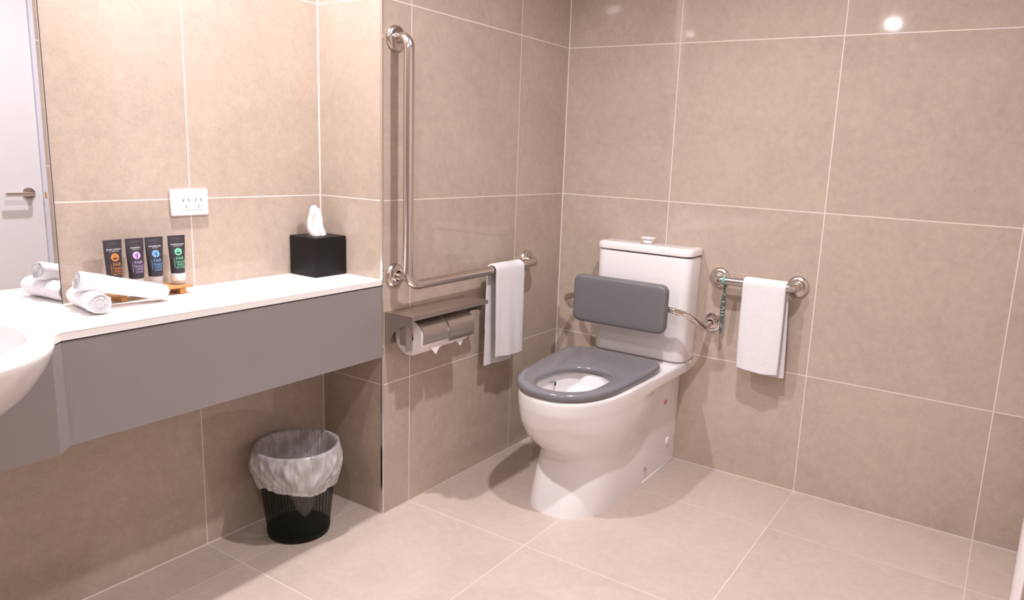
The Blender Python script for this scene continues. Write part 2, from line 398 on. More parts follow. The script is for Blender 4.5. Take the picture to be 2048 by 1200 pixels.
# ---------------------------------------------------------------- tissue box
tbx = thing('tissue_box', 'black cube tissue box with a white tissue in the counter corner', 'tissue box', (-.228, -1.136, CZ))
x0, x1, y0, y1, z1 = -.288, -.164, -1.203, -1.076, CZ+.127
b = bmesh.new(); box(b, (x0, y0, CZ), (x1, y1, z1), .004, 3)
obj('cover', b, M['black_leather'], tbx, True, 40)
cx_, cy_ = -.226, -1.141
b = bmesh.new(); lathe(b, (cx_, cy_, z1), (0, 0, 1), [(0, .0002), (.030, .0002), (.030, .0006), (.033, .0006), (.033, 0)], 40); obj('opening', b, M['dark_slot'], tbx)
b = bmesh.new(); rings = []
NT = 56
for i in range(15):
    t = i/14; z = z1-.004+t*.098; w = catmull([(0, .026), (.2, .027), (.4, .0255), (.6, .022), (.8, .018), (.92, .015), (1, .008)], t); dep = catmull([(0, .016), (.5, .013), (1, .004)], t)
    oy = -.016*t-.004*math.sin(t*5); ring = []
    for k in range(NT):
        th = 2*PI*k/NT; f = 1+.16*math.sin(5*th+t*2.2)+.10*math.sin(9*th-t*3)+.07*math.sin(14*th+t*5)
        ring.append((cx_+.004+dep*math.cos(th)*f-.004*t, cy_+oy+w*math.sin(th)*f, z+(.004*math.sin(3*th+1) if i == 14 else .002*math.sin(4*th)*t)))
    rings.append(ring)
loft(b, rings, caps=(False, True))
# a loose flap falling to one side
fl = []
for i in range(10):
    t = i/9; fl.append([(cx_+.016+.004*math.sin(3*t+s*2), cy_-.012-.024*s*(1-.25*t)-.004*t, z1+.088-.044*t*s-.014*t) for s in [q/8 for q in range(9)]])
loft(b, fl, closed=False)
obj('tissue', b, M['tissue'], tbx, True, 60)

# ---------------------------------------------------------------- wooden tray and tubes
tr = thing('tube_tray', 'small orange-brown wooden tray under the toiletry tubes', 'tray', (-.235, -1.66, CZ))
TX0, TX1, TY0, TY1, TZ = -.270, -.206, -1.80, -1.588, CZ+.0235
obj('board', B((TX0, TY0, TZ-.0065), (TX1, TY1, TZ), .0012), M['wood'], tr)
for yy in (TY1-.034, TY0+.02): obj('foot', B((TX0+.008, yy, CZ), (TX1-.004, yy+.016, TZ-.0065), .001), M['wood'], tr)

def text_polys(body, size):
    cu = bpy.data.curves.new('t', 'FONT'); cu.body = body; cu.size = size; cu.align_x = 'CENTER'; cu.resolution_u = 2
    o = bpy.data.objects.new('t', cu); me = o.to_mesh()
    vs = [v.co.copy() for v in me.vertices]; fs = [tuple(p.vertices) for p in me.polygons]
    o.to_mesh_clear(); bpy.data.objects.remove(o); bpy.data.curves.remove(cu); return vs, fs
def make_tube(px, py, rotdeg, label, title, words, ink, icon, capmat, stand, scale=1.0, body_len=.096):
    capz = TZ; ch = .031*scale
    t = thing('toiletry_tube', label, 'toiletry tube', (px, py, TZ), 'toiletry tubes')
    b = bmesh.new()
    lathe(b, (0, 0, 0), (0, 0, 1), [(0, 0), (.0165, 0), (.0172, .001), (.0172, ch-.002), (.0165, ch), (0, ch)], 32)
    H = body_len
    def half(s): return lerp(.0178, .0232, sm(s)), lerp(.0172, .0016, s**1.25)
    Rm = Matrix.Translation((px, py, TZ)) @ Matrix.Rotation(math.radians(rotdeg), 4, 'Z')
    b.transform(Rm); obj('cap', b, capmat, t, True, 40)
    if stand:
        b = bmesh.new(); lathe(b, (0, 0, 0), (0, 0, 1), [(.0174, ch*.40), (.0184, ch*.44), (.0184, ch+.001), (.0174, ch+.001)], 32); b.transform(Rm); obj('cap_collar', b, M['white_plastic'], t, True, 40)
    b = bmesh.new(); rings = []
    zs = [q/16 for q in range(17)]
    for s in zs:
        a, dd = half(s); rings.append([(dd*math.cos(2*PI*k/48), a*math.sin(2*PI*k/48), ch+s*H) for k in range(48)])
    rings.append([(.0011*math.cos(2*PI*k/48), .0236*spow(math.sin(2*PI*k/48), .7), ch+H+.0008) for k in range(48)])
    rings.append([(.0011*math.cos(2*PI*k/48), .0236*spow(math.sin(2*PI*k/48), .7), ch+H+.0078) for k in range(48)])
    loft(b, rings, caps=(True, True)); b.transform(Rm); body = obj('tube_body', b, M['tube_black'], t, True, 40)
    def surf(u, z):
        s = max(0, min(1, (z-ch)/H)); a, dd = half(s); q = max(-.97, min(.97, u/a)); return Vector((dd*math.sqrt(1-q*q)+.00035, u, z))
    def put(vs, fs, off_u, off_z, m, nm):
        bb = bmesh.new(); V = [bb.verts.new(surf(off_u+v.x, off_z+v.y)) for v in vs]
        for f in fs:
            try: bb.faces.new([V[i] for i in f])
            except ValueError: pass
        bb.transform(Rm); return obj(nm, bb, m, body)
    z0 = ch+H
    vs, fs = text_polys(title, .0052); put(vs, fs, 0, z0-.018, M['white_ink'], 'title_text')
    vs, fs = text_polys(words[4], .0024); put(vs, fs, 0, z0-.0215, M['white_ink'], 'small_text')
    vs = [Vector((0, 0, 0))]; fs = []
    for rr in range(1, 6):
        for k in range(32): vs.append(Vector((.0098*rr/5*math.cos(2*PI*k/32), .0098*rr/5*math.sin(2*PI*k/32), 0)))
    for k in range(32):
        fs.append((0, 1+k, 1+(k+1) % 32))
        for rr in range(4): a = 1+rr*32; c = a+32; fs.append((a+k, c+k, c+(k+1) % 32, a+(k+1) % 32))
    put(vs, fs, 0, z0-.036, ink, 'round_badge')
    # badge drawing
    if icon == 'bowl':
        vs = [Vector((.0058*math.cos(PI+PI*k/10), .0052*math.sin(PI+PI*k/10)-.0005, 0)) for k in range(11)]; fs = [tuple(range(11))]
        n0 = len(vs)
        ring = [Vector((.0036*math.cos(2*PI*k/14), .0045*math.sin(2*PI*k/14)+.0012, 0)) for k in range(14)]; ring2 = [Vector((v.x*.8, (v.y-.0012)*.8+.0012, 0)) for v in ring]
        vs += ring+ring2; fs += [(n0+k, n0+(k+1) % 14, n0+14+(k+1) % 14, n0+14+k) for k in range(7)]
    else:
        vs = []; fs = []
        for (ax_, ay_, bx_, by_, w) in ((0, -.0095, .0006, .006, .0009), (.0002, -.003, -.004, .003, .0006), (.0003, -.001, .0045, .005, .0006), (.0001, -.005, .004, -.001, .0005), (-.002, 0, -.0048, .0002, .0005)):
            n0 = len(vs); dv = Vector((by_-ay_, ax_-bx_, 0)).normalized()*w
            vs += [Vector((ax_, ay_, 0))+dv, Vector((ax_, ay_, 0))-dv, Vector((bx_, by_, 0))-dv*.5, Vector((bx_, by_, 0))+dv*.5]; fs.append((n0, n0+1, n0+2, n0+3))
    bb = [Vector((v.x, v.y, 0)) for v in vs]
    o2 = put(bb, fs, 0, z0-.036, M['tube_black'], 'badge_drawing')
    for v in o2.data.vertices: v.co += Vector((math.cos(math.radians(rotdeg)), math.sin(math.radians(rotdeg)), 0))*.0004
    zz = z0-.0575; 
    for wd_, sz in ((words[0], .0106), (words[1], .0080), (words[2], .0080), (words[3], .0066)):
        vs, fs = text_polys(wd_, sz); put(vs, fs, .0025, zz, ink, 'label_text'); zz -= sz*.88
    vs = []; fs = []
    for q in range(11):
        n0 = len(vs); y0_ = -.0015*q*1.6; vs += [Vector((-.0125, y0_, 0)), Vector((-.0112, y0_, 0)), Vector((-.0112, y0_-.0015, 0)), Vector((-.0125, y0_-.0015, 0))]; fs.append((n0, n0+1, n0+2, n0+3))
    put(vs, fs, 0, z0-.053, ink, 'side_rule')
SH = ['FAIR', 'TRADE', 'SHEA', 'BUTTER']; CS = ['FAIR', 'TRADE', 'CANE', 'SUGAR']
make_tube(-.237, -1.779, 2, 'charcoal tube with orange round badge, leftmost on the wooden tray', 'BODY LOTION', SH+['LAIT POUR LE CORPS'], M['orange'], 'bowl', M['white_plastic'], False)
make_tube(-.237, -1.724, -2, 'charcoal tube with lilac round badge, second from the left', 'SHAMPOO', CS+['SHAMPOOING'], M['lilac'], 'tree', M['frosted'], False)
make_tube(-.237, -1.673, -5, 'charcoal tube with blue round badge, between lilac and green', 'SHOWER GEL', CS+['GEL DOUCHE'], M['blue'], 'tree', M['frosted'], False)
make_tube(-.237, -1.611, -6, 'charcoal tube with green round badge, at the right end of the tray', 'CONDITIONER', SH+['APRES SHAMPOOING'], M['green'], 'bowl', M['frosted'], True)

# ---------------------------------------------------------------- rolled face towels on the counter
def towel_roll(name, a, b_, r0, r1, label, flat=1.0, seam=0.6):
    a = Vector(a); b_ = Vector(b_); d = (b_-a); L_ = d.length; u, v = frame(d); bm = bmesh.new(); n = 64; rings = []
    # u is horizontal, v points upwards
    steps = 26
    def ring(p, rr, lip=1):
        out = []
        for k in range(n):
            th = 2*PI*k/n
            f = 1+.035*math.sin(2*th+1)+.02*math.sin(5*th)
            # overlapped outer flap
            dth = (th-seam) % (2*PI); f += .10*(dth/(2*PI))*lip
            yy = v*math.sin(th)*rr*f*(flat if math.sin(th) > 0 else flat)
            out.append(p+u*math.cos(th)*rr*f+yy)
        return out
    # spiral-looking recessed ends
    for q, dep in ((.04, .010), (.30, .003), (.42, .007), (.60, .0), (.72, .005), (.90, .0)): rings.append(ring(a+d.normalized()*dep, r0*q, 1.6))
    for i in range(steps+1):
        t = i/steps; rr = lerp(r0, r1, t)*(1-.10*(1-min(1, t*14))**2-.10*(1-min(1, (1-t)*14))**2)*(1+.02*math.sin(t*9)+.015*math.sin(t*23+2))
        rings.append(ring(a+d*t, rr))
    for q, dep in ((.90, .0), (.72, .005), (.60, 0), (.42, .007), (.30, .003), (.04, .010)): rings.append(ring(b_-d.normalized()*dep, r1*q, 1.6))
    loft(bm, rings, caps=(True, True)); o = obj(name, bm, M['towel'], None, True); return tag(o, label, 'towel', 'rolled face towels on the counter')
towel_roll('rolled_towel', (-.105, -1.880, CZ+.0262), (-.262, -1.860, CZ+.0245), .0242, .0230, 'rolled white face towel lying flat on the counter, its spiral end showing', .98, 2.2)
towel_roll('rolled_towel', (-.182, -1.895, CZ+.0745), (-.158, -1.694, CZ+.0215), .0232, .0195, 'rolled white face towel propped across the other roll, in front of the tubes', 1.0, 4.0)

# ---------------------------------------------------------------- grab rails
def flange(bm, p, axis, r=.040, h=.014, tube_r=.016):
    lathe(bm, p, axis, [(0, 0), (r, 0), (r, .003), (r*.97, .007), (r*.86, h*.82), (r*.68, h), (tube_r+.004, h), (tube_r+.002, h+.001), (tube_r, h+.004)], 48); return bm
gr = thing('grab_rail', 'L-shaped satin steel grab rail on the wall left of the toilet', 'grab rail', (0, -1.03, .8))
GX = .068
path = fillet([(0, -1.020, 1.560), (GX, -1.030, 1.560), (GX, -1.030, .795), (GX, -.285, .800), (0, -.268, .800)], [.036, .05, .042], 12)
b = bmesh.new(); tube(b, path, .0162, 28); obj('rail_tube', b, M['steel'], gr, True, 50)
b = bmesh.new(); tube(b, [(0, -1.022, .822), (GX-.002, -1.030, .822)], .0125, 24); obj('lower_post', b, M['steel'], gr, True, 50)
for p in ((0, -1.0195, 1.560), (0, -1.0215, .822), (0, -.266, .800)):
    b = bmesh.new(); flange(b, p, (1, 0, 0)); obj('wall_flange', b, M['steel'], gr, True, 35)
g2 = thing('grab_rail', 'short straight satin steel grab rail on the wall right of the toilet', 'grab rail', (.885, 0, .79))
path = fillet([(.738, 0, .787), (.738, -.062, .787), (1.036, -.062, .790), (1.036, 0, .790)], .034, 12)
b = bmesh.new(); tube(b, path, .0162, 28); obj('rail_tube', b, M['steel'], g2, True, 50)
for p in ((.738, 0, .787), (1.036, 0, .790)):
    b = bmesh.new(); flange(b, p, (0, -1, 0)); obj('wall_flange', b, M['steel'], g2, True, 35)

# ---------------------------------------------------------------- hanging towels
def hang_towel(name, along, out, center, w, zf, zb, rad, label, seed, off=(0, 0), layers=1):
    """along: horizontal direction of the rail, out: away from the wall, center: rail centre under the towel"""
    rnd = random.Random(seed); al = Vector(along); ou = Vector(out); c = Vector(center); th = .0065
    R = rad+.002; prof = []
    ztop = c.z
    nF = 26
    for i in range(nF): t = i/nF; prof.append((R+.006*math.sin(PI*t)*0+.002, lerp(zf, ztop, t), t, 0))
    for i in range(13): a = PI*i/12; prof.append((R*math.cos(a)+.002*math.cos(a), ztop+R*math.sin(a), 1, 1))
    for i in range(1, nF+1): t = i/nF; prof.append((-R+.0, lerp(ztop, zb, t), 1-t, 2))
    ph = [rnd.random()*6 for _ in range(4)]
    nw = 26; grid_o, grid_i = [], []
    for (o_, z, t, side) in prof:
        ro, ri = [], []
        for j in range(nw+1):
            s = j/nw*2-1; drop = 1-t if side != 1 else 0
            wav = (.0045*math.sin(2.6*s+ph[0])+.0028*math.sin(6.5*s+ph[1]))*drop
            sway = (off[0] if side == 0 else off[1])*drop if side != 1 else 0
            ww = w*.5*(1+.03*drop*math.sin(3*drop+ph[2]))
            zz = z+(.004*math.sin(2*s+ph[3])*drop if side != 1 else 0)
            edge = max(0, abs(s)-.94)/.06; e2 = th*(1-.45*edge)
            n_ = (1, 0) if side == 0 else ((-1, 0) if side == 2 else None)
            if side == 1:
                L0 = math.hypot(o_, z-ztop); nx, nz = o_/L0, (z-ztop)/L0
            else: nx, nz = n_
            k = e2*(.6+.4*min(1, drop*6) if False else 1)
            pbase = c+al*(s*ww+sway)+ou*(o_+(wav if side == 0 else -wav*.4))
            ro.append(Vector((pbase.x, pbase.y, zz))+ou*nx*k+Vector((0, 0, nz*k)))
            ri.append(Vector((pbase.x, pbase.y, zz)))
        grid_o.append(ro); grid_i.append(ri)
    bm = bmesh.new()
    rings = [[*ro, *reversed(ri)] for ro, ri in zip(grid_o, grid_i)]
    loft(bm, rings, caps=(True, True))
    o = obj(name, bm, M['towel'], None, True, 75)
    return o
def hem(o, nm, p0, p1, out, along_th=.0015):
    pass
o = hang_towel('hanging_towel', (0, 1, 0), (1, 0, 0), (GX, -.497, .798), .180, .462, .425, .0165, '', 3, (.012, -.012))
tag(o, 'folded white hand towel hanging on the L-shaped rail', 'towel')
o = hang_towel('hanging_towel', (1, 0, 0), (0, -1, 0), (.935, -.062, .789), .158, .466, .448, .0165, '', 8, (0, .016))
tag(o, 'folded white hand towel hanging on the short rail right of the toilet', 'towel')

# ---------------------------------------------------------------- toilet roll dispenser
dp = thing('toilet_roll_dispenser', 'brushed steel double toilet roll dispenser with a shelf on top', 'toilet roll dispenser', (0, -.86, .70))
SY0, SY1, SZ, SD = -1.064, -.672, .706, .120
b = bmesh.new(); box(b, (.0, SY0, SZ-.0015), (SD, SY1, SZ)); box(b, (SD-.0015, SY0, SZ-.013), (SD, SY1, SZ-.001)); obj('shelf', b, M['steel_brushed'], dp)
obj('back_plate', B((0, SY0, .594), (.0015, SY1-.02, SZ-.0015)), M['steel_brushed'], dp)
def side_plate(y):
    pts = [(0, SZ-.002), (SD-.002, SZ-.002), (SD-.002, SZ-.030)]
    # curved cut from the front corner down to the wall
    c = (.118, .600); 
    for k in range(13):
        a = math.radians(92+k*(84/12)); pts.append((c[0]-.006+.080*math.cos(a)*1.12, c[1]+.073*math.sin(a)))
    pts += [(.022, .594), (0, .594)]
    bm = bmesh.new(); poly_prism(bm, [(x, y, z) for x, z in pts], (0, .0018, 0)); return bm
obj('side_panel', side_plate(SY0), M['steel_brushed'], dp)
obj('side_panel', side_plate(-.702), M['steel_brushed'], dp)
b = bmesh.new(); box(b, (.058, -1.056, .606), (.086, -1.0545, .700)); obj('end_tab', b, M['steel_brushed'], dp)
b = bmesh.new(); box(b, (.0845, -1.0545, .584), (.086, -1.0285, .700)); obj('end_tab', b, M['steel_brushed'], dp)
obj('divider', B((.0015, -.9045, .60), (.07, -.903, SZ-.002)), M['steel_brushed'], dp)
RX, RZ, RR = .070, .6265, .060
def roll_cover(y0, y1, lift):
    bm = bmesh.new(); R = RR+.0065; pts = []
    a0, a1 = 84, lift
    pts = []
    for k in range(25):
        a = lerp(a0, a1, k/24)
        q = R*1.05*math.cos(math.radians(26))/math.cos(math.radians(a-60)) if a > 34 else lerp(R, R*1.05, max(0, a)/34) if a > 0 else R
        pts.append((RX+q*math.cos(math.radians(a)), RZ+q*math.sin(math.radians(a))))
    o_ = [(x, z) for x, z in pts]; i_ = [(RX+(x-RX)*.978, RZ+(z-RZ)*.978) for x, z in pts]
    ring = o_+i_[::-1]
    loft(bm, [[(x, y, z) for x, z in ring] for y in (y0, y1)], caps=(True, True)); return bm
obj('roll_cover', roll_cover(-1.027, -.910, -13), M['steel_brushed'], dp, True, 30)
obj('roll_cover', roll_cover(-.900, -.768, -24), M['steel_brushed'], dp, True, 30)
def paper_roll(y0, y1, label, r=RR):
    t = thing('toilet_roll', label, 'toilet roll', (RX, (y0+y1)/2, RZ), 'toilet rolls in the dispenser')
    bm = bmesh.new(); n = 64
    rings = []
    for rr, y in ((.019, y0+.001), (r-.001, y0), (r, y0+.0012), (r, y1-.0012), (r-.001, y1), (.019, y1-.001), (.019, y0+.001)): rings.append([(RX+rr*math.cos(2*PI*k/n), y, RZ+rr*math.sin(2*PI*k/n)) for k in range(n)])
    loft(bm, rings); obj('paper', bm, M['paper'], t, True, 40)
    bm = bmesh.new()
    # folded point of the loose end, hanging below the cover
    a = math.radians(-34); px, pz = RX+(r+.001)*math.cos(a), RZ+(r+.001)*math.sin(a); ym = (y0+y1)/2+.012
    v = [(px, ym-.030, pz+.006), (px, ym+.030, pz+.006), (px+.002, ym, pz-.028)]
    poly_prism(bm, v, (.0012, 0, 0)); obj('folded_end', bm, M['paper'], t)
    return t
paper_roll(-1.026, -.908, 'white toilet roll nearest the corner trim, most of it uncovered', .0605)
paper_roll(-.898, -.775, 'white toilet roll on the right, almost hidden by its steel flap', .056)
b = bmesh.new(); tube(b, [(RX, -1.054, RZ), (RX, -.705, RZ)], .006, 16); obj('spindle', b, M['steel_brushed'], dp, True)

# ---------------------------------------------------------------- toilet
TC = .452
wc = thing('toilet', 'white close-coupled toilet standing in the tiled corner', 'toilet', (TC, -.4, 0))
# (z, half width at wall, half width of bowl, front tip)
SL = [(0.0, .150, .150, .735), (.05, .150, .149, .722), (.11, .150, .146, .700), (.155, .150, .142, .678), (.185, .150, .143, .668), (.205, .151, .150, .682), (.225, .151, .160, .712), (.255, .151, .171, .748),
      (.29, .151, .180, .776), (.33, .152, .187, .797), (.375, .153, .1905, .808), (.39, .188, .192, .811), (.400, .198, .1925, .812), (.42, .200, .193, .813), (.436, .200, .192, .812), (.442, .196, .188, .807)]
NB = 26; NF = 40
def pan_ring(z, wb, wf, tip, y0=-.002):
    yc = -.50; half = []
    for i in range(NB):
        t = i/NB; y = lerp(y0, yc, t); s = sm((-y-.10)/.36) if wb < .17 else sm((-y-.12)/.36)
        half.append((lerp(wb, wf, s), y))
    nn = 2.35 if z > .2 else 2.5
    for i in range(NF+1):
        th = PI/2*i/NF; half.append((wf*spow(math.cos(th), 2/nn), yc-(tip+yc)*spow(math.sin(th), 2/nn)))
    R = [(TC+x, y, z) for x, y in half]; Lf = [(TC-x, y, z) for x, y in half[:-1]][::-1]
    return R+Lf
rings = []
for i in range(len(SL)-1):
    for q in range(3):
        t = q/3; z0_, z1_ = SL[i][0], SL[i+1][0]; z = lerp(z0_, z1_, t)
        rings.append(pan_ring(z, interp([(s[0], s[1]) for s in SL], z), catmull([(s[0], s[2]) for s in SL], z), catmull([(s[0], s[3]) for s in SL], z)))
rings.append(pan_ring(*SL[-1]))
N_ = len(rings[0])
def inner(z, a, y0, y1, n_=2.3, cx=TC+.004):
    """opening ring with the same vertex count, matched by direction from the opening's centre"""
    yc = (y0+y1)/2; bb = (y1-y0)/2; out = []
    # matching by arc fraction: start at the back right corner of the outer ring
    for k in range(N_):
        p = rings_top[k]; th = math.atan2((p[1]-yc)/.32, (p[0]-cx)/.2)
        out.append((cx+a*spow(math.cos(th), 2/n_), yc+bb*spow(math.sin(th), 2/n_), z))
    return out
rings_top = rings[-1]
for z, a, y0_, y1_ in ((.442, .128, -.785, -.425), (.440, .122, -.780, -.432), (.432, .120, -.778, -.436), (.395, .119, -.776, -.440), (.385, .116, -.772, -.445), (.360, .104, -.758, -.462), (.32, .085, -.73, -.475), (.27, .06, -.67, -.47), (.235, .048, -.62, -.465), (.20, .042, -.60, -.470)):
    rings.append(inner(z, a, y0_, y1_))
b = bmesh.new(); loft(b, rings, caps=(True, True)); pan = obj('pan', b, M['porcelain'], wc, True, 38)
b = bmesh.new(); lathe(b, (TC+.006, -.555, .2455), (0, 0, 1), [(0, 0), (.045, 0)], 32)
mw = mat('bowl_water', (.62, .60, .60), .03, spec=.6); obj('water', b, mw, pan)
# rim water outlet on the left inner wall
b = bmesh.new(); lathe(b, (TC-.104, -.560, .412), (1, .3, 0), [(0, 0), (.0078, 0), (.0078, .004), (0, .0042)], 20); obj('water_outlet', b, M['dark_slot'], pan)
# cistern
def rrect(x0, x1, y0, y1, r, z, seg=8, back_r=.006):
    pts = []
    for (cx, cy, a0, rr) in ((x1-r, y0+r, -90, r), (x1-back_r, y1-back_r, 0, back_r), (x0+back_r, y1-back_r, 90, back_r), (x0+r, y0+r, 180, r)):
        for k in range(seg+1): a = math.radians(a0+90*k/seg); pts.append((cx+rr*math.cos(a), cy+rr*math.sin(a), z))
    return pts
cl, cr, cf = TC-.201, TC+.203, -.122
b = bmesh.new(); rg = []
for z, i_ in ((.4455, .006), (.4475, .003), (.452, .0015), (.50, .001), (.70, 0), (.855, -.001), (.860, .001)): rg.append(rrect(cl+i_, cr-i_, cf+i_, -.002, .040, z))
loft(b, rg, caps=(True, True)); obj('cistern', b, M['porcelain'], wc, True, 40)
b = bmesh.new(); rg = []
for z, i_ in ((.8635, .004), (.8645, 0), (.868, -.0045), (.886, -.0045), (.8925, -.001), (.8955, .006), (.8962, .016)): rg.append(rrect(cl+i_, cr-i_, cf+i_, -.002, .040, z))
loft(b, rg, caps=(True, True)); obj('cistern_lid', b, M['porcelain'], wc, True, 50)
KX, KY, KZ = TC-.002, -.062, .8962
b = bmesh.new(); lathe(b, (KX, KY, KZ), (0, 0, 1), [(.029, 0), (.029, .002), (.025, .0045), (.019, .0045)], 40); fb = obj('button_ring', b, M['chrome'], wc, True, 40)
b = bmesh.new(); lathe(b, (KX, KY, KZ), (0, 0, 1), [(.0215, 0), (.0215, .011), (.0205, .013), (.0205, .019), (.029, .0205), (.0295, .0225), (.028, .0245), (0, .0255)], 40); obj('flush_button', b, M['white_plastic'], wc, True, 40)
# seat
def seat_out(ins=0, z=.45):
    tab = [(-.8145, .0), (-.809, .052), (-.79, .092), (-.76, .126), (-.72, .154), (-.68, .1705), (-.63, .1835), (-.58, .190), (-.52, .195), (-.46, .200), (-.40, .205), (-.34, .2085), (-.29, .2085), (-.255, .2035), (-.232, .190), (-.218, .165), (-.213, .13), (-.2125, .08), (-.2125, .0)]
    pts = []
    def cxs(y): return lerp(.420, .449, max(0, min(1, (-y-.25)/.50)))
    # dense resample of the half outline by arc length with normals inset
    P = []
    for i in range(len(tab)-1):
        p0 = Vector(tab[max(i-1, 0)]) if i > 0 else Vector((tab[1][0], -tab[1][1])); p1 = Vector(tab[i]); p2 = Vector(tab[i+1]); p3 = Vector(tab[i+2]) if i+2 < len(tab) else Vector((tab[-2][0], -tab[-2][1]))
        for q in range(4):
            t = q/4; P.append(.5*((2*p1)+(-p0+p2)*t+(2*p0-5*p1+4*p2-p3)*t*t+(-p0+3*p1-3*p2+p3)*t**3))
    P.append(Vector(tab[-1])); n = len(P); O = []
    for i, p in enumerate(P):
        a = P[i-1] if i > 0 else Vector((P[1].x, -P[1].y)); c = P[i+1] if i < n-1 else Vector((P[-2].x, -P[-2].y))
        tn = (c-a).normalized(); nrm = Vector((tn.y, -tn.x)); O.append(p+nrm*ins)
    right = [(cxs(q.x)+max(0, q.y), q.x, z) for q in O]; left = [(cxs(q.x)-max(0, q.y), q.x, z) for q in O[1:-1]][::-1]
    return right+left
def seat_in(ref, grow, z):
    out = []; cx, cy, a, bb = .4585, -.611, .1085+grow, .1545+grow
    for (x, y, _) in ref:
        yy = y if y < -.46 else -.46+(y+.46)*.0+(y+.46)*.35
        th = math.atan2((yy-cy)/bb, (x-cx)/a); n_ = 2.5
        out.append((cx+a*spow(math.cos(th), 2/n_), cy+bb*spow(math.sin(th), 2/n_), z))
    return out
s0 = seat_out(0, .45); rg = []
for ins, z in ((.014, .4435), (.004, .4435), (.0008, .446), (0, .451), (.0, .460), (.0025, .4655), (.007, .469), (.013, .471), (.028, .4722)): rg.append(seat_out(ins, z))
# inset normals point inward when positive
for gw, z in ((.030, .4715), (.016, .4695), (.007, .4665), (.002, .462), (0, .457), (0, .447), (.004, .444)): rg.append(seat_in(s0, gw, z))
rg.append(rg[0])
b = bmesh.new(); loft(b, rg); bmesh.ops.remove_doubles(b, verts=b.verts, dist=1e-6); seat = obj('seat', b, M['seat'], wc, True, 60)
for sx in (-.075, .075):
    b = bmesh.new(); lathe(b, (.424+sx, -.200, .442), (0, 0, 1), [(.014, 0), (.014, .012), (.012, .015), (0, .0155)], 24); obj('seat_hinge', b, M['seat'], wc, True, 40)
# small fittings on the side
sx_ = TC+.1515
b = bmesh.new(); lathe(b, (sx_-.002, -.079, .103), (1, 0, 0), [(.0165, 0), (.0165, .003), (.014, .0055), (0, .0065)], 32); o = obj('side_cap', b, M['white_plastic'], wc, True, 40)
b = bmesh.new(); lathe(b, (TC+.149, -.283, .0515), (1, 0, 0), [(.0085, 0), (.0085, .005), (.0068, .006), (.0068, .009), (0, .010)], 24); obj('fixing_bolt', b, M['chrome'], wc, True, 30)
vs, fs = text_polys('W', .031); b = bmesh.new(); V = [b.verts.new((sx_+.0026, -.130+v.x*1.1, .272+v.y)) for v in vs]
for f in fs: b.faces.new([V[i] for i in f])
obj('w_mark', b, M['red_ink'], wc)
b = bmesh.new()
tube(b, [(TC+.1505, -.30, .0015), (TC+.1505, -.004, .0015)], .0022, 8); obj('silicone_bead', b, M['counter'], wc, True)

# ---------------------------------------------------------------- backrest
br = thing('padded_back_support', 'grey padded backrest on chrome arms in front of the cistern', 'backrest', (TC, 0, .607))
def pad_ring(ins, y):
    x0_, x1_, z0_, z1_, r = .227+ins, .625-ins, .581+ins, .769-ins, max(.004, .030-ins*.6); pts = []
    for (cx, cz, a0) in ((x1_-r, z0_+r, -90), (x1_-r, z1_-r, 0), (x0_+r, z1_-r, 90), (x0_+r, z0_+r, 180)):
        for k in range(9): a = math.radians(a0+90*k/8); pts.append((cx+r*math.cos(a), y, cz+r*math.sin(a)))
    return pts
b = bmesh.new(); loft(b, [pad_ring(i, y) for i, y in ((.006, -.218), (.001, -.220), (0, -.224), (0, -.245), (.002, -.251), (.006, -.2545), (.012, -.256), (.03, -.2565))], caps=(True, True))
pd = obj('pad', b, M['pad'], br, True, 60)
for sgn in (1, -1):
    def mx(p): return (p[0], p[1], p[2]) if sgn > 0 else (2*.424-p[0], p[1], p[2])
    pth = fillet([mx(q) for q in ((.722, 0, .607), (.724, -.090, .598), (.692, -.188, .656), (.636, -.207, .673), (.565, -.208, .678))], [.016, .05, .04], 8)
    b = bmesh.new(); tube(b, pth, .0128, 22); obj('arm', b, M['chrome'], br, True, 50)
    b = bmesh.new(); lathe(b, mx((.722, 0, .607)), (0, -1, 0), [(0, 0), (.0375, 0), (.0375, .004), (.034, .0055), (.025, .0055), (.024, .008), (.020, .009), (.018, .020), (.0138, .022), (.0128, .026)], 48); obj('wall_flange', b, M['chrome'], br, True, 30)
    b = bmesh.new(); box(b, (mx((.575, 0, 0))[0]-.02, -.224, .664), (mx((.575, 0, 0))[0]+.02, -.196, .692), .002); obj('pad_clamp', b, M['chrome'], br)

# ---------------------------------------------------------------- strap on the short rail
b = bmesh.new()
rg = []
SXc, SW = .778, .0050
for k in range(21):   # loop round the tube
    a = math.radians(-70+k*(320/20)); rg.append([(SXc-SW, -.062+.0172*math.cos(a), .788+.0172*math.sin(a)), (SXc+SW, -.062+.0172*math.cos(a), .788+.0172*math.sin(a))])
loft(b, rg, closed=False)
m_g = mat('mint_strap', (.16, .42, .30), .5)
st = thing('door_hanger_strap', 'thin dark strap with pale marks looped over the short rail', 'strap', (SXc, -.062, .788))
obj('loop', b, m_g, st)
b = bmesh.new(); rg = []
def strap_pt(t, s, e=0):
    z = lerp(.772, .574, t); x = SXc+lerp(.002, -.004, t); w_ = lerp(.004, .0125, sm(t*2.2)) if t < .94 else lerp(.0125, .005, (t-.94)/.06)
    tw = lerp(.2, .9, t); return Vector((x+w_*s*math.cos(tw), -.058+.012*t-w_*s*math.sin(tw)*.5-e, z+.006*s*t))
m_s = mat('dark_strap', (.10, .108, .105), .35, noise=.5, nscale=90)
front, back = [], []
for i in range(25):
    t = i/24; front.append([strap_pt(t, -1), strap_pt(t, 1), strap_pt(t, 1, .0008), strap_pt(t, -1, .0008)])
loft(b, front, caps=(True, True)); ob = obj('strap', b, m_s, st)
m_e = mat('green_strap_edge', (.05, .16, .11), .4)
